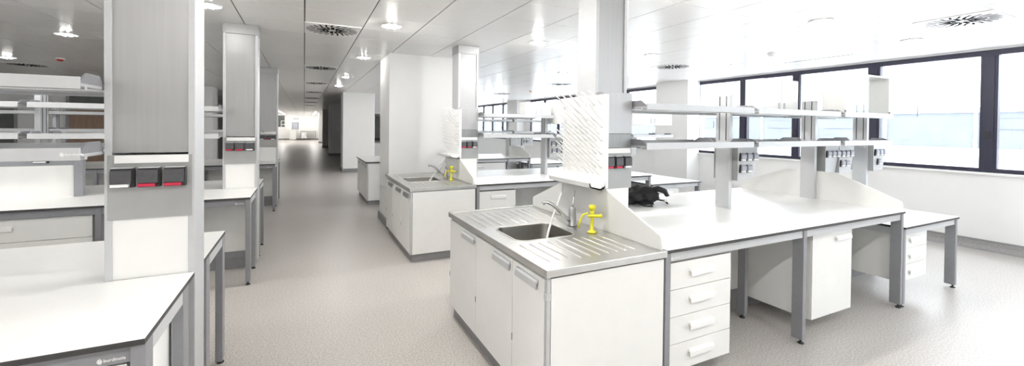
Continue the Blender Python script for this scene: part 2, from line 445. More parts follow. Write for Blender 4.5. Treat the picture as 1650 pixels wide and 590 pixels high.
def tower(label, x0, x1, yc, dy, zlow, proud, labels, cap=True, group=None, floor=False):
    """service tower: rectangular casing to the ceiling; lower socket section PROUD of it on the front."""
    t = thing('service_tower', ((x0+x1)/2, yc, 0), label, 'service column', group)
    y0, y1 = yc-dy, yc+dy
    tr = .028
    # casing: side posts, recessed front and back panels
    for name, a, c in (('edge_post', x0, x0+tr), ('edge_post', x1-tr, x1)):
        bx(name, 'silver_light', t, a, c, y0, y1, zlow, ZC-.115, bev=.003)
    for (a, c) in ((y0+.012, y0+.022), (y1-.022, y1-.012)):
        bx('front_panel' if a < yc else 'back_panel', 'panel_grey', t, x0+tr, x1-tr, a, c, 1.5, ZC-.115)
    bx('ceiling_collar', 'panel_grey', t, x0-.004, x1+.004, y0-.004, y1+.004, ZC-.115, ZC-.001, bev=.002)
    f = y0 - proud
    b = MB(); b.box(x0+.012 if not proud else x0+.02, x1-.012 if not proud else x1-.004, f-.004, y0+.02, 1.185, 1.49, bev=.002)
    p = b.build('socket_plate', 'plate_grey', t)
    bx('top_strip', 'white_plastic', p, x0+.04, x1-.025, f-.012, f-.004, 1.452, 1.489)
    n = len(labels); w = (x1-x0-.05)/n
    for i, lab in enumerate(labels):
        a = x0+.03+i*w
        outlet(p, a, a+w-.012, f-.004, 1.338, 1.43, lab, .045)
    bx('lower_panel', 'white_laminate', t, x0+tr, x1-tr, y0+.006 if not proud else f, y0+.02, max(zlow,.0), 1.185)
    bx('rear_plate', 'white_laminate', t, x0+tr, x1-tr, y1-.02, y1-.006, zlow, 1.49)
    if proud:
        bx('upper_box', 'panel_grey', t, x0+.02, x1-.002, f, y1+proud, 1.60, 1.91, bev=.002)
        bx('box_band', 'band_grey', t, x0+.02, x1-.002, f+.004, y1+proud-.004, 1.492, 1.598)
        bx('side_panel', 'white_laminate', t, x0+.004, x0+.019, f, y1+proud, 1.03, 1.49)
    if floor:
        bx('base_panel', 'silver_light', t, x0+tr, x1-.012, y0+.012, y1-.012, 0.001, zlow+.02)
    return t

def end_bracket(parent, x, yf, yc, z):
    """shelf end plate in the y-z plane, sloped at the front."""
    b = MB(); s = 1 if yc > yf else -1
    b.prism([(yf,z-.012),(yf,z+.012),(yf+.065*s,z+.052),(yf+.19*s,z+.052),(yc-.09*s,z+.015),(yc-.09*s,z-.012)], 'x', x-.004, x+.004)
    return b.build('end_bracket', 'silver_frame', parent)

def rack(label, bays, posts, yc, group=None, levels=(1.505, 1.803), post_top=1.96, zb=.9, panels=(), depth=.315, logo=None, front_only=False):
    t = thing('reagent_rack', (sum(posts)/len(posts), yc, zb), label, 'reagent shelf', group)
    for px in posts:
        p = MB(); p.box(px-.022, px+.022, yc-.072, yc+.072, zb, post_top, bev=.003)
        po = p.build('upright', 'silver_light', t)
        s = MB()
        for dy in (-.035, .035):
            s.box(px-.0235, px+.0235, yc+dy-.005, yc+dy+.005, levels[0]+.03, post_top-.01)
        s.build('slot', 'slot_dark', po)
    for bay in bays:
        a, c = bay[:2]
        for z in (bay[2] if len(bay) > 2 else levels):
            for s in (-1, 1):
                ya, yb = (yc-depth, yc-.074) if s < 0 else (yc+.074, yc+depth)
                b = MB(); b.box(a, c, ya, yb, z-.008, z+.004)
                yl = ya if s < 0 else yb
                b.box(a, c, yl-.006, yl+.006, z-.022, z+.030, bev=.003)
                b.box(a, c, yl-s*.05-.012, yl-s*.05+.012, z-.022, z-.008)
                sh = b.build('shelf', 'silver_light', t)
                end_bracket(sh, a+.005, yl, yc, z); end_bracket(sh, c-.005, yl, yc, z)
    for (a, c, rows) in panels:
        b = MB(); b.prism([(yc-.09,1.165),(yc-.125,1.478),(yc+.125,1.478),(yc+.09,1.165)], 'x', a, c)
        p = b.build('socket_box', 'silver_light', t)
        bx('cheek', 'plate_grey', p, a-.006, a, yc-.125, yc+.125, 1.165, 1.478)
        for (z0, n, off) in rows:
            for i in range(n):
                u = a+.03+off+i*.088
                yy = yc-.09-.035*((z0-1.165)/.313)
                outlet(p, u, u+.074, yy-.003, z0, z0+.075, 'white', .03, lid='lid_pale')
    if logo is not None:
        lettering('lettering', 'burdinola', .0145, (logo, yc-depth-.0068, levels[0]-.001), FACE_Y, 'label_white', t)
    return t

def splash(label, x0, x1, y0, y1, zb=.9, group=None, top=1.2):
    t = MB(); yc = (y0+y1)/2
    h = (y1-y0)*.34
    z1 = zb+.085
    zb += .0004
    pts = [(y0+.012,zb),(y0+.012,z1-.02),(y0+.02,z1),(y0+h-.02,top-.008),(y0+h,top),(y1-h,top),(y1-h+.02,top-.008),(y1-.02,z1),(y1-.012,z1-.02),(y1-.012,zb)]
    t.prism(pts, 'x', x0, x1)
    return tag(t.build('splash_screen', 'white_laminate'), label, 'splash screen', group)

def sink_cabinet(label, x0, x1, y0, y1, splits, zt=.86, group=None, m='white_laminate', hm='silver_light', name='sink_cabinet'):
    t = thing(name, ((x0+x1)/2, (y0+y1)/2, 0), label, 'sink cabinet' if name == 'sink_cabinet' else 'cabinet', group)
    b = MB()
    for q in ((x1-.018,x1,y0+.03,y1,.11,zt-.002),(x0+.03,x1-.018,y1-.018,y1,.11,zt-.002),(x0+.03,x1-.018,y0+.03,y0+.048,.11,zt-.002),(x0+.03,x1-.018,y0+.048,y1-.018,.11,.128),(x0+.03,x0+.05,y0+.048,y1-.018,zt-.08,zt-.002)): b.box(*q)
    b.build('body', m, t)
    bx('plinth', 'plinth_grey', t, x0+.045, x1, y0+.045, y1-.01, 0, .11)
    bx('end_panel', m, t, x0+.034, x1-.012, y0+.008, y0+.029, .10, zt-.012)
    b = MB(); b.box(x0+.008, x0+.030, y0+.008, y0+.026, .10, zt-.002, bev=.002)
    p = b.build('corner_post', 'silver_light', t)
    bx('hinge_clip', 'silver_light', p, x0, x0+.034, y0+.002, y0+.03, zt-.125, zt-.088, bev=.002)
    ys = [y0+.032] + list(splits) + [y1-.006]
    for i, (a, c) in enumerate(zip(ys, ys[1:])):
        d = bx('door', m, t, x0+.008, x0+.028, a+.003, c-.003, .105, zt-.022, bev=.002)
        # pull: a slim folded plate near the top of the door
        k = a + (.065, .02, .018)[i]
        h = MB(); X = x0+.008
        h.prism([(X,zt-.043),(X-.008,zt-.046),(X-.018,zt-.056),(X-.02,zt-.092),(X-.014,zt-.095),(X-.012,zt-.062),(X,zt-.06)], 'y', k, min(k+.25, c-.02))
        h.build('handle', hm, d)
        bx('hinge', 'silver_frame', d, x0+.004, x0+.03, c-.006, c+.001, .35, .39)
    return t

def rrect(cx, cy, hx, hy, r, n=6):
    out = []
    for (sx, sy, a0) in ((1,1,0),(-1,1,PI/2),(-1,-1,PI),(1,-1,3*PI/2)):
        for i in range(n):
            a = a0 + PI/2*i/(n-1)
            out.append((cx+sx*(hx-r)+r*math.cos(a), cy+sy*(hy-r)+r*math.sin(a)))
    return out

def sink_top(label, x0, x1, y0, y1, z, bowl, group=None):
    """stainless top with raised rim, pressed drainers either side of a rounded bowl."""
    t = thing('steel_sink_top', ((x0+x1)/2, (y0+y1)/2, z-.04), label, 'sink top', group)
    bxc, byc, hx, hy = bowl
    b = MB(); bm = b.bm
    inner = rrect(bxc, byc, hx, hy, .075)
    N = len(inner)
    ax, ay = x0+.028, y0+.028; cx_, cy_ = x1-.028, y1-.028
    zt = z-.007
    vi = [bm.verts.new((p[0], p[1], zt)) for p in inner]; vo = [bm.verts.new((p[0], p[1], zt)) for p in ((ax,ay),(cx_,ay),(cx_,cy_),(ax,cy_))]
    es = [bm.edges.new((q[i], q[(i+1) % len(q)])) for q in (vi, vo) for i in range(len(q))]
    bmesh.ops.triangle_fill(bm, use_beauty=True, use_dissolve=False, edges=es)
    for f in list(bm.faces):
        c = f.calc_center_median()
        if abs(c.x-bxc) < hx-.02 and abs(c.y-byc) < hy-.02: bm.faces.remove(f)
    # rim all round: raised bead, apron down the outside
    for q in ((x0,x1,y0,y0+.028),(x0,x1,y1-.028,y1),(x0,x0+.028,y0+.028,y1-.028),(x1-.028,x1,y0+.028,y1-.028)):
        b.box(*q, z-.04, z, bev=.003)
    b.build('top_plate', 'steel', t)
    # bowl
    w = MB(); prev = None
    rings = [(1.0,zt),(.985,zt-.012),(.96,z-.15),(.90,z-.172),(.78,z-.18)]
    R = []
    for s, zz in rings:
        R.append([w.bm.verts.new((bxc+(p[0]-bxc)*s, byc+(p[1]-byc)*s, zz)) for p in inner])
    for p, q in zip(R, R[1:]):
        for i in range(N):
            f = w.bm.faces.new((p[i], p[(i+1)%N], q[(i+1)%N], q[i])); f.smooth = True
    w.bm.faces.new(R[-1])
    bo = w.build('bowl', 'steel_bowl', t)
    d = MB(); d.lathe([(.045,z-.1795),(.045,z-.176),(.03,z-.175),(.028,z-.178)], bxc, byc, seg=18); d.build('drain', 'chrome', bo)
    # pressed drainer ribs
    for (a, c, sgn) in ((y0+.10, byc-hy-.03, -1), (byc+hy+.03, y1-.10, 1)):
        g = MB(); n = 10
        for i in range(n):
            x = bxc-hx-.03 + i*(2*hx+.16)/(n-1)
            L = (a, c)
            pts = [(x, L[0]+.02, zt-.006),(x, L[0]+.05, zt-.0025),(x, (L[0]+L[1])/2, zt-.002),(x, L[1]-.05, zt-.0025),(x, L[1]-.02, zt-.006)]
            g.tube(pts, [.004,.009,.0095,.009,.004], seg=12)
        g.build('drainer_groove', 'steel', t)
    rim = MB(); outr = rrect(bxc, byc, hx+.008, hy+.008, .08); 
    pth = [(p[0], p[1], zt+.0005) for p in outr]; rim.tube(pth+[pth[0]], .0055, seg=6, cap=False); rim.build('bowl_rim', 'steel', t)
    return t

def tap(label, x, y, z, group=None):
    t = thing('mixer_tap', (x, y, z), label, 'tap', group)
    b = MB(); b.lathe([(.036,z),(.036,z+.006),(.030,z+.012),(.029,z+.085),(.027,z+.13),(.020,z+.142)], x, y); b.build('body', 'tap_grey', t)
    s = MB()
    path = [(x-.015,y,z+.035),(x-.07,y+.004,z+.075),(x-.12,y+.01,z+.125),(x-.165,y+.015,z+.165),(x-.205,y+.02,z+.187),(x-.235,y+.022,z+.192),(x-.25,y+.023,z+.178)]
    s.tube(path, [.016,.0145,.0135,.013,.013,.0145,.0145], seg=12); s.build('spout', 'chrome', t)
    l = MB(); l.tube([(x,y,z+.135),(x+.004,y-.004,z+.17),(x+.010,y-.012,z+.27)], [.011,.006,.0035], seg=8); l.build('lever', 'chrome', t)
    return t

def eyewash(label, x, y, z, group=None):
    t = thing('eyewash', (x, y, z), label, 'eyewash', group)
    b = MB(); b.lathe([(.034,z),(.034,z+.006),(.022,z+.012),(.0135,z+.02),(.012,z+.13),(.016,z+.135),(.016,z+.15),(.013,z+.158)], x, y); b.build('stand', 'yellow', t)
    h = MB(); h.lathe([(.012,z+.158),(.022,z+.162),(.025,z+.190),(.021,z+.194)], x, y); h.build('spray_head', 'yellow', t)
    v = MB(); v.tube([(x-.035,y+.01,z+.118),(x+.03,y-.04,z+.122),(x+.045,y-.055,z+.123)], [.010,.012,.016], seg=10); v.build('valve', 'yellow', t)
    g = MB(); g.tube([(x-.03,y+.008,z+.14),(x-.06,y+.03,z+.125),(x-.08,y+.04,z+.07),(x-.085,y+.042,z+.03)], [.007,.007,.0075,.007], seg=8); g.build('hose', 'yellow', t)
    return t

def drying_rack(label, xs, y0, y1, z0, z1, hose_to, zdrain, group=None):
    """white peg board facing the aisle (-x); XS is the plane it is fixed to."""
    t = thing('drying_rack', (xs, (y0+y1)/2, z0), label, 'drying rack', group)
    xf = xs-.022
    bx('back_board', 'white_plastic', t, xf, xs, y0, y1, z0, z1, bev=.006)
    f = MB()
    for q in ((y0,y0+.014,z0+.01,z1),(y1-.014,y1,z0+.01,z1)): f.box(xf-.006, xf, *q)
    f.box(xf-.006, xf, y0+.014, y1-.014, z1-.014, z1); f.build('board_edge', 'white_plastic', t)
    first = None
    rows = [(z1-.07, 6, 0, .12), (z1-.125, 5, .5, .12), (z1-.18, 6, 0, .12)]
    zz = z1-.235
    k = 0
    while zz > z0+.065:
        rows.append((zz, 8, .5*(k % 2), .105)); zz -= .049; k += 1
    for (z, n, off, L) in rows:
        st = (y1-y0-.10)/(n-1)
        for i in range(n):
            if off and i == n-1: continue
            y = y0+.05+(i+off)*st
            if first is None:
                p = MB(); p.tube([(0,0,-.006),(-.012,0,0),(-L*.55,0,L*.42),(-L,0,L*.74),(-L-.004,0,L*.765)], [.008,.0075,.0065,.0056,.003], seg=8)
                off_ = world_loc(t)
                p_ = p.build('peg', 'white_plastic', None); p_.parent = t; p_.location = Vector((xf, y, z)) - off_
                first = p_
            else:
                c = first.copy(); C.objects.link(c); c.parent = t; c.location = Vector((xf, y, z)) - off_
                if L < .12: c.scale = (L/.12,)*3
    tr = MB(); tr.prism([(xf,z0+.05),(xf,z0+.005),(xf-.045,z0-.012),(xf-.135,z0+.012),(xf-.145,z0+.045),(xf-.138,z0+.047),(xf-.128,z0+.02),(xf-.045,z0),(xf-.012,z0+.016)], 'y', y0+.004, y1-.004)
    for y in (y0+.004, y1-.012):
        tr.prism([(xf,z0+.05),(xf,z0+.005),(xf-.045,z0-.012),(xf-.135,z0+.012),(xf-.145,z0+.045)], 'y', y, y+.008)
    tr.build('drip_tray', 'white_plastic', t)
    ym = y0+(y1-y0)*.88
    sp = MB(); sp.lathe([(.012,z0-.04),(.012,z0-.008)], xf-.045, ym, seg=12); sp.build('drain_spout', 'white_plastic', t)
    h = MB(); hx, hy = hose_to
    P0 = Vector((xf-.045, ym, z0-.02)); P3 = Vector((hx, hy, zdrain)); P1 = P0+Vector((-.01,-.02,-.13)); P2 = P3+Vector((-.0,.03,.19))
    pts = [((1-s)**3)*P0+3*s*(1-s)**2*P1+3*s*s*(1-s)*P2+s**3*P3 for s in [i/14 for i in range(15)]]
    h.tube(pts, .0085, seg=9); h.build('drain_hose', 'white_plastic', t)
    sc = MB()
    for z in (z0+.13, z1-.12): sc.lathe([(.006,0),(.006,.002)], 0, 0, seg=8)
    sc.bm.free()
    return t

def wall_cab(label, x0, x1, y0, y1, z0, z1, glass_doors=True, open_door=False, group=None):
    t = thing('glazed_cabinet' if glass_doors else 'shelf_cabinet', ((x0+x1)/2, (y0+y1)/2, z0), label, 'wall cabinet', group)
    b = MB(); w = .018
    b.box(x0, x1, y0, y1, z0, z0+w); b.box(x0, x1, y0, y1, z1-w, z1)
    b.box(x0, x0+w, y0, y1, z0+w, z1-w); b.box(x1-w, x1, y0, y1, z0+w, z1-w)
    if not glass_doors: b.box(x0+w, x1-w, y1-w, y1, z0+w, z1-w)
    b.build('carcass', 'white_laminate', t)
    xm = (x0+x1)/2
    if glass_doors:
        bx('back_pane', 'cabinet_glass', t, x0+w, x1-w, y1-.008, y1-.003, z0+w, z1-w)
    for i, (a, c) in enumerate(((x0,xm-.002),(xm+.002,x1))):
        if glass_doors:
            if open_door and i == 1:
                d = bx('door', 'cabinet_glass', t, x1-.006, x1+.53, y0-.056, y0-.050, z0+.01, z1-.06)
                bx('edge_strip', 'silver_frame', d, x1+.53, x1+.536, y0-.057, y0-.049, z0+.01, z1-.06)
            else:
                d = bx('door', 'cabinet_glass', t, a, c, y0-.008, y0-.002, z0+.004, z1-.004)
            e = c if i else a
            bx('hinge', 'silver_frame', d, (e if not i else e-.02), (e+.02 if not i else e), y0-.016, y0-.001, z0+.02, z0+.05)
        else:
            d = bx('door', 'white_laminate', t, a, c, y0-.018, y0, z0+.002, z1-.002, bev=.0015)
            bx('handle', 'silver_light', d, (c-.05 if not i else a+.035), (c-.035 if not i else a+.05), y0-.03, y0-.018, z0+.03, z0+.12)
    return t

# ------------------------------------------------------------------ right side, row by row
S_ROW = [(1.86, 3.50), (5.00, 6.64), (8.98, 10.62)]
# --- row one
y0, y1 = S_ROW[0]; yc = (y0+y1)/2
bench('long white workbench with grey legs beside the front steel sink', 1.985, 4.985, y0, y1, .9, [2.006, 3.435, 4.962], spine=(2.03, 4.94), logo=2.055)
bench('low white table past the front workbench, nearest the big window', 4.99, 6.155, y0, y1-.02, .75, [5.012, 6.13], spine=(5.04, 6.0), low=True)
drawer_unit('four-drawer white pedestal hung under the front bench beside the sink cabinet', 2.03, 2.62, 1.90, .52, .108, .8, 4)
cupboard_unit('white one-door cupboard hung under the front bench between two legs', 3.64, 4.22, 1.93, .55, .12, .8)
drawer_unit('white drawer pedestal hung under the low table by the big window', 5.08, 5.62, 1.93, .53, .205, .665, 3)
sink_cabinet('white three-door cabinet under the front steel sink', 1.13, 1.975, y0, y1-.01, (2.272, 2.878))
sink_top('brushed steel sink top with two drainers on the front cabinet', 1.125, 1.976, y0-.008, y1, .9, (1.485, 2.62, .225, .20))
splash('white sloped screen behind the front steel sink', 1.951, 1.965, y0+.01, y1-.01)
splash('white sloped screen at the window end of the front bench', 4.970, 4.984, y0+.01, y1-.01)
tap('grey mixer tap with swan spout on the front sink', 1.838, 2.66, .895)
eyewash('yellow eyewash fitting standing on the front sink top', 1.845, 2.425, .895)
drying_rack('white peg drying rack above the front sink', 1.966, 2.40, 2.955, 1.205, 1.885, (1.56, 2.58), .74)
tower('grey service column boxed in behind the front drying rack', 1.968, 2.272, yc, .115, .9, .065, ['red', 'red', 'white'])
rack('two-tier silver shelf rack along the front bench by the window', [(2.29, 3.535), (3.60, 4.91), (4.99, 5.98)], [3.57, 4.945, 6.01], yc,
     panels=[(3.60, 3.885, [(1.345,3,0),(1.235,2,.02)]), (5.03, 5.29, [(1.345,3,-.01)]), (5.30, 5.60, [(1.345,3,-.01),(1.235,2,.02)]), (6.03, 6.32, [(1.345,3,0),(1.235,1,.09)])], zb=.9)
wall_cab('tall glazed cabinet with an open glass door on the front shelf rack', 5.03, 5.965, yc-.29, yc-.08, 1.808, 2.25, True, True)
wall_cab('closed white cabinet at the back of the front shelf rack', 4.30, 4.895, yc+.11, yc+.30, 1.808, 2.18, False)

# --- row two
y0, y1 = S_ROW[1]; yc = (y0+y1)/2
bench('white workbench behind the front row, beside the second steel sink', 1.985, 4.97, y0, y1, .9, [2.006, 3.46, 4.94], spine=(2.03, 4.9))
bench('low white table past the second-row workbench, below the window pier', 4.975, 6.10, y0, y1-.02, .75, [5.0, 6.07], spine=(5.03, 6.0), low=True)
drawer_unit('white drawer pedestal hung under the second-row bench beside its sink', 2.03, 2.56, 5.04, .52, .108, .8, 3)
drawer_unit('white drawer pedestal hung under the second-row low table', 5.08, 5.62, 5.05, .53, .205, .665, 3)
sink_cabinet('white three-door cabinet under the second-row sink, in front of the square pillar', 1.13, 1.975, y0, y1-.01, (5.55, 6.12), hm='band_grey')
sink_top('steel sink top on the second-row cabinet, in front of the square pillar', 1.125, 1.976, y0-.008, y1, .9, (1.485, 5.84, .225, .22))
splash('white sloped screen behind the second-row sink', 1.941, 1.955, y0+.01, y1-.01)
tap('grey mixer tap on the second-row sink', 1.838, 5.86, .895)
eyewash('yellow eyewash fitting standing on the second-row sink', 1.845, 5.62, .895)
drying_rack('white peg drying rack above the second-row sink', 1.955, 5.52, 6.07, 1.205, 1.885, (1.56, 5.84), .74)
tower('grey service column behind the second-row drying rack, beside the square pillar', 1.958, 2.262, yc, .135, .9, .03, ['red', 'red', 'white'])
rack('two-tier shelf rack carrying white cabinets on the second-row bench', [(2.28, 3.43), (3.49, 4.96, (1.505,)), (5.03, 5.97, (1.505,))], [3.46, 5.0], yc,
     panels=[(3.49, 3.86, [(1.345,4,0),(1.235,3,.02)]), (4.62, 4.9, [(1.345,2,0)]), (5.03, 5.3, [(1.345,3,0)])])
wall_cab('small white cabinet on the second-row shelf nearest the grey column', 2.97, 3.41, yc-.265, yc-.08, 1.808, 2.02, False)
wall_cab('wide white cabinet on the second-row shelf behind the front drying rack', 3.52, 4.94, yc-.28, yc+.05, 1.70, 2.07, False)
wall_cab('white cabinet on the second-row shelf nearest the windows', 5.03, 5.95, yc-.28, yc+.05, 1.70, 2.07, False)

# --- row three
y0, y1 = S_ROW[2]; yc = (y0+y1)/2
bench('far white workbench seen between the second-row shelf posts', 2.6, 4.97, y0, y1, .9, [2.63, 4.36, 4.94], spine=(2.66, 4.9))
bench('low white table past the far third-row workbench', 4.975, 6.10, y0, y1-.02, .75, [5.0, 6.07], spine=(5.03, 6.0), low=True)
drawer_unit('white drawer pedestal hung under the far third-row bench', 2.95, 4.3, 9.02, .52, .45, .8, 2)
splash('white sloped screen at the window end of the far bench', 4.95, 4.964, y0+.01, y1-.01, top=1.15)
t = sink_cabinet('white base cabinet with black-edged top beyond the square pillar', 1.15, 1.99, 9.0, 10.7, (9.55, 10.1), zt=.875, name='base_cabinet', hm='silver_light')
b = MB(); b.box(1.13, 2.0, 8.985, 10.72, .876, .897, 'dark_edge'); b.box(1.13, 2.0, 8.985, 10.72, .897, .9, 'white_top'); b.build('worktop', 'dark_edge', t)
rack('two-tier shelf rack on the far third-row bench', [(3.3, 4.70), (4.76, 5.9)], [4.73, 3.3], yc,
     panels=[(4.76, 5.07, [(1.345,3,0)]), (5.09, 5.42, [(1.345,3,0),(1.235,2,.02)])])

# ------------------------------------------------------------------ left side
L_ROW = [(1.845, 3.49), (5.00, 6.66), (9.10, 10.76)]
XE = -.49
def left_row(k, words, xw, logo, tower_lab, rack_lab, bench_lab, bays, posts, **kw):
    y0, y1 = L_ROW[k]; yc = (y0+y1)/2+.02
    bn = bench(bench_lab, xw, XE, y0, y1, .9, [XE-.022, -1.66, -3.05], spine=(xw+.1, -.56), cut=(-.835, XE, yc-.11, yc+.115, 'R'), logo=logo, inner=(.30,.20), rail='silver_frame')  # left rails take the darker frame colour: their shade is painted in
    tower(tower_lab, -.833, XE+.001, yc, .107, .02, 0, kw.get('labs', ['white','red','red']), floor=False)
    rack(rack_lab, bays, posts, yc, logo=kw.get('rlogo'), panels=kw.get('panels', ()))
    return bn
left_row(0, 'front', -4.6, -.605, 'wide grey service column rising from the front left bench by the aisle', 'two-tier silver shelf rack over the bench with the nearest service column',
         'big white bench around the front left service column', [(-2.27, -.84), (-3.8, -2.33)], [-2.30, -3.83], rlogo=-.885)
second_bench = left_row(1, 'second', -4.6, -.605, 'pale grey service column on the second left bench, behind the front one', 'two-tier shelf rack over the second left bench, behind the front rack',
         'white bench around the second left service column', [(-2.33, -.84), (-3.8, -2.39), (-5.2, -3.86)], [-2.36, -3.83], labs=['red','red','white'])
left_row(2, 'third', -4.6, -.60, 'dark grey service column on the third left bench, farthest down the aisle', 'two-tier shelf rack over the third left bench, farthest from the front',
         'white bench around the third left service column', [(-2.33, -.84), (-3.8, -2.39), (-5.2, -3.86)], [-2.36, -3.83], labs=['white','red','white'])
drawer_unit('wide white drawer pedestal hung under the second left bench', -2.95, -1.705, 5.045, .5, .42, .815, 2)
drawer_unit('white drawer pedestal hung under the front left bench', -1.25, -.545, 1.875, .5, .15, .812, 4)
# white panel standing along the spine of the second left bench, with one socket
def spine_screen():
    t = thing('bench_screen', (-2.6, 5.70, .9), 'low white back panel standing on the second left bench', 'back panel')
    for a, c in ((-3.6,-2.76),(-2.755,-2.07)): bx('panel', 'white_laminate', t, a, c, 5.72, 5.74, .9, 1.215)
    bx('top_rail', 'silver_frame', t, -3.6, -2.07, 5.715, 5.745, 1.215, 1.33)
    bx('end_post', 'silver_frame', t, -2.07, -2.0, 5.70, 5.76, .9, 1.36, bev=.003)
    outlet(t, -2.36, -2.25, 5.715, 1.24, 1.32, 'white', .03)
spine_screen()
b = MB(); b.tube([(-.76,5.630,.765),(-.76,5.644,.765)], .035, seg=18)      # cable grommet in its panel
b.build('cable_grommet', 'rubber', second_bench)

# ------------------------------------------------------------------ black bag on the front bench
def bag():
    t = thing('bag', (2.98, 3.17, .9), 'black crumpled bag lying on the front bench behind the service column', 'bag')
    bm = bmesh.new(); bmesh.ops.create_icosphere(bm, subdivisions=4, radius=1)
    rnd = random.Random(3); ph = [rnd.uniform(0, 6) for _ in range(12)]
    for v in bm.verts:
        x, y, z = v.co
        n = .16*math.sin(5*x+ph[0]+3*y)+.12*math.sin(9*y+ph[1]-4*z)+.10*math.sin(13*x+7*z+ph[2])+.06*math.sin(23*x-17*y+ph[3])
        s = 1+n
        X, Y, Z = x*s*.23, y*s*.13, z*s*.085
        if X > .12: Z *= 1-.45*(X-.12)/.12
        v.co = (2.96+X, 3.16+Y, max(.9005, .975+Z+(.02*math.sin(8*x) if z > 0 else 0)))
    for f in bm.faces: f.smooth = True
    q = MB(); q.bm.free(); q.bm = bm; q.build('body', 'black_cloth', t)
    s = MB(); s.tube([(3.02,3.08,1.03),(3.09,3.03,1.055),(3.17,3.02,1.03),(3.22,3.04,.985),(3.27,3.06,.975)], [.03,.03,.026,.02,.008], seg=8); s.build('flap', 'black_cloth', t)
    for i, pts in enumerate(([(3.08,3.07,.95),(3.16,3.03,.935),(3.22,3.05,.915),(3.19,3.0,.909)], [(2.84,3.05,.93),(2.87,2.98,.915),(2.95,2.96,.908),(2.98,3.0,.908)])):
        s = MB(); s.tube(pts, .008, seg=7); s.build('strap', 'black_cloth', t)
    s = MB(); s.box(3.155, 3.185, 3.005, 3.03, .925, .945, bev=.003); s.build('buckle', 'reflector', t)
bag()

# ------------------------------------------------------------------ ceiling fittings
def downlight(x, y, label, group, glow='lamp_glow'):
    z = ZC
    t = thing('downlight', (x, y, z-.012), label, 'ceiling light', group)
    b = MB(); b.lathe([(.108,z-.001),(.118,z-.007),(.116,z-.012),(.108,z-.013),(.101,z-.007),(.100,z-.001)], x, y, seg=28); b.build('trim_ring', 'white_plastic', t)
    r = MB(); r.lathe([(.100,z-.0012),(.096,z-.0022),(.02,z-.0028)], x, y, seg=24); r.build('reflector', 'reflector', t)
    for s in (-1, 1):
        g = MB(); g.tube([(x+s*.03,y-.055,z-.012),(x+s*.03,y+.055,z-.012)], .014, seg=8); g.build('lamp', glow, t)
    k = MB(); k.box(x-.007, x+.007, y-.03, y+.03, z-.016, z-.003); k.build('lamp_holder', 'slot_dark', t)
    return t
kinds = {}
XS = [-6.7, -4.75, -2.79, -.84, .9, 2.84, 4.9, 6.92]
YS = [0.05, 2.56, 4.98, 7.5, 10.7, 13.2, 15.9, 18.6, 21.5]
PLACE = {(.9,4.98): 'round ceiling downlight above the aisle before the square pillar', (.9,7.5): 'round ceiling downlight at the aisle face of the square pillar',
         (2.84,4.98): 'round ceiling downlight over the second-row bench beside its service column', (4.9,2.56): 'round ceiling downlight over the window end of the front bench',
         (6.92,2.56): 'round ceiling downlight nearest the big window, beside the large diffuser', (4.9,7.5): 'round ceiling downlight behind the second row, midway to the windows',
         (-2.79,7.5): 'round ceiling downlight over the left shelf racks', (-.84,4.98): 'round ceiling downlight between the first two left service columns'}
for x in XS:
    for y in YS:
        if (x, y) == (.9, 16) or y > 12 and (x > 5 or x < -5): continue
        if (x, y) == (-.84, 2.56) or 12 < y < 40 and not (y == 13.2 and x in (.9, 2.84)): continue
        lab = PLACE.get((x, y))
        gr = 'ceiling downlights' if lab else 'other ceiling downlights of the hall'
        lab = lab or 'round white ceiling downlight in another part of the hall ceiling'
        level = 'lamp_glow' if y == 13.2 or (y < 6 and 0 < x < 4) or (x, y) == (-.84, .05) else 'lamp_mid' if y < 6 and x < 0 and (x, y) != (-.84, 4.98) else 'lamp_dim'
        if level not in kinds: kinds[level] = downlight(x, y, lab, gr, level)
        else:
            c = copy_tree(kinds[level]); c.location = (x, y, ZC-.012); c['label'] = lab; c['group'] = gr
proto = kinds['lamp_glow']
for y in (40.5, 43, 45.5, 48, 50.5):
    for x in (-1.9, .9):
        c = copy_tree(proto); c.location = (x, y, ZC-.012); c['label'] = 'round white ceiling downlight far down the corridor'; c['group'] = 'corridor downlights'

def diffuser(x, y, label, group):
    t = thing('air_diffuser', (x, y, ZC-.006), label, 'air vent', group)
    z = ZC-.001
    bx('face_plate', 'ceiling_tile', t, x-.30, x+.30, y-.30, y+.30, z-.008, z, bev=.002)
    g = MB()
    def slot(r0, r1, a, w, dx=0, tw=0):
        ca, sa = math.cos(a), math.sin(a)
        pts = []
        for (r, q) in ((r0,-w),(r1,-w),(r1,w),(r0,w)):
            rr = r; ang = a + tw*(r-r0)
            pts.append((x+rr*math.cos(ang)-q*math.sin(ang), y+rr*math.sin(ang)+q*math.cos(ang)))
        g.prism(pts, 'z', z-.0095, z-.007)
    for i in range(8): slot(.045, .18, i*PI/4+PI/2, .018)
    for i in range(24): slot(.19, .285, (i+.5)*PI/12, .0105, tw=1.2)
    for i in range(8): slot(.085, .18, (i+.5)*PI/4, .013)
    g.build('vent_slot', 'duct_black', t)
    return t
dp = None
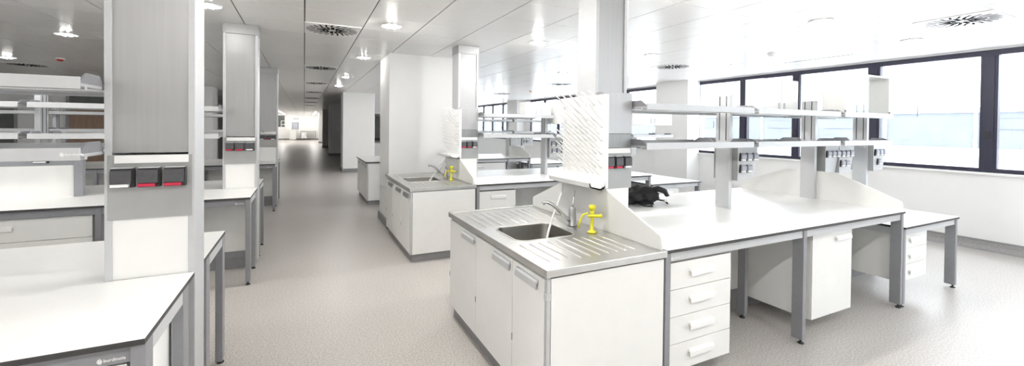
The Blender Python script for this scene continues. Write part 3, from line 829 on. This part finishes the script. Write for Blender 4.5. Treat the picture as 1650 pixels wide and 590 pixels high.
for x, y, lab in ((.30,5.55,'square swirl air diffuser over the aisle, nearest of the aisle row'), (.30,9.30,'square swirl air diffuser over the aisle, second of the aisle row'), (.30,12.75,'square swirl air diffuser over the aisle, third of the aisle row'),
                  (.30,16.2,'square swirl air diffuser over the aisle, fourth of the aisle row'), (.30,19.9,'square swirl air diffuser over the aisle, fifth of the aisle row'), (.30,23.6,'square swirl air diffuser over the aisle, sixth of the aisle row'), (.30,27.3,'square swirl air diffuser over the aisle, farthest of the aisle row'),
                  (6.14,1.87,'large square swirl air diffuser over the end of the front bench by the window'), (6.14,5.70,'square swirl air diffuser over the second-row low table'), (6.14,9.45,'square swirl air diffuser over the far third-row bench'),
                  (6.14,13.2,'square swirl air diffuser beyond the third row by the windows'), (-5.0,11.9,'square swirl air diffuser above the left shelf racks')):
    if dp is None: dp = diffuser(x, y, lab, 'ceiling air diffusers')
    else:
        c = copy_tree(dp); c.location = (x, y, ZC-.006); c['label'] = lab
def detector(x, y, lab, m='white_plastic', drop=.0):
    t = thing('smoke_detector', (x, y, ZC-.05), lab, 'smoke detector'); z = ZC-drop
    b = MB(); b.lathe([(.06,z),(.06,z-.014),(.052,z-.02)], x, y, seg=20); b.build('base_ring', 'white_plastic', t)
    b = MB(); b.lathe([(.05,z-.0205),(.046,z-.04),(.03,z-.052),(.01,z-.054)], x, y, seg=20); b.build('dome', m, t)
    if drop:
        b = MB(); b.lathe([(.012,z+.0005),(.012,ZC)], x, y, seg=10); b.build('drop_stem', 'white_plastic', t)
    return t
detector(6.35, 3.99, 'white domed smoke detector over the front low table')
detector(.93, 9.9, 'white smoke detector on the ceiling beyond the square pillar', drop=.06)
detector(6.39, 11.6, 'orange domed detector on the ceiling near the far windows', 'beacon_orange')
detector(-3.95, 10.4, 'red domed alarm beacon on the ceiling above the left shelf racks', 'beacon_red')
h = thing('ceiling_hatch', (7.75, 4.0, ZC-.006), 'long flat grey hatch plate in the ceiling by the big window', 'hatch')
b = MB(); b.box(7.45, 8.05, 3.45, 4.5, ZC-.008, ZC-.001, bev=.002); b.build('hatch_plate', 'silver_light', h)
b = MB(); b.box(7.5, 8.0, 3.97, 3.98, ZC-.0095, ZC-.0075); b.build('hatch_seam', 'plinth_grey', h)

# ------------------------------------------------------------------ lab table far down the corridor
def far_table():
    t = bench('small white lab table standing at the end wall of the corridor', -.36, 1.18, 50.9, 51.7, .98, [-.33, 1.15], spine=False, low=True)
    drawer_unit('white drawer unit under the lab table at the corridor end', -.28, .24, 50.94, .5, .2, .88, 3)
far_table()

# ------------------------------------------------------------------ outside: terrace, parapet and the pale building opposite
struct(bx('exterior_terrace', 'terrace', None, XR+.3, 24, -30, 60, .6, .9))
b = MB(); b.box(15.0, 15.3, -30, 60, .9, 1.22, bev=.02); struct(b.build('exterior_parapet', 'terrace'))
r = bpy.data.objects.new('exterior_building', None); r.location = (24, 10, .9); C.objects.link(r); struct(r)
bx('facade', 'facade', r, 24, 30, -30, 60, -2, 2.55)
f = MB()
for i in range(30):
    y = -28+i*2.9
    f.box(23.93, 24.0, y, y+.09, 0, 2.5)
f.box(23.9, 24.0, -30, 60, 2.42, 2.6); f.build('facade_frame', 'terrace', r)
for i in range(29):
    y = -27.8+i*2.9
    if i % 3: bx('facade_opening', 'facade_band', r, 23.96, 24.0, y+.2, y+2.4, 1.75, 2.15)

# ------------------------------------------------------------------ light
w = bpy.data.worlds.new('overcast sky'); SC.world = w; w.use_nodes = True
nt = w.node_tree; bg = nt.nodes['Background']
bg.inputs['Color'].default_value = (.93,.965,1.0,1); bg.inputs['Strength'].default_value = 2.6

# ------------------------------------------------------------------ camera (shift lens, solved from the room's own lines)
F, CX, CY, W, H = 677.2234, 823.38, 213.168, 1650.0, 590.0
yaw, pitch, roll = math.radians(26.2028), math.radians(.6852), math.radians(-.5804)
fw = Vector((math.sin(yaw)*math.cos(pitch), math.cos(yaw)*math.cos(pitch), -math.sin(pitch)))
rt = Vector((math.cos(yaw), -math.sin(yaw), 0)); dn = fw.cross(rt)
R2 = math.cos(roll)*rt + math.sin(roll)*dn; D2 = -math.sin(roll)*rt + math.cos(roll)*dn
cam = bpy.data.cameras.new('camera'); co = bpy.data.objects.new('camera', cam); C.objects.link(co)
Mx = Matrix((R2, -D2, -fw)).transposed().to_4x4(); Mx.translation = (0, 0, 1.64)
co.matrix_world = Mx
cam.sensor_fit = 'HORIZONTAL'; cam.sensor_width = 36.0; cam.lens = F/W*36.0
cam.shift_x = (W/2-CX)/W; cam.shift_y = -(H/2-CY)/W
cam.clip_start = .05; cam.clip_end = 300
SC.camera = co
SC.view_settings.view_transform = 'Standard'; SC.view_settings.look = 'None'
SC.view_settings.gamma = 1; SC.view_settings.use_curve_mapping = False
SC.view_settings.exposure = 1.75
cy = SC.cycles
cy.use_denoising = True
try: cy.denoiser = 'OPENIMAGEDENOISE'
except Exception: pass
cy.max_bounces = 10; cy.diffuse_bounces = 6; cy.glossy_bounces = 4; cy.transparent_max_bounces = 12
cy.sample_clamp_indirect = 8.0
cy.caustics_reflective = False; cy.caustics_refractive = False
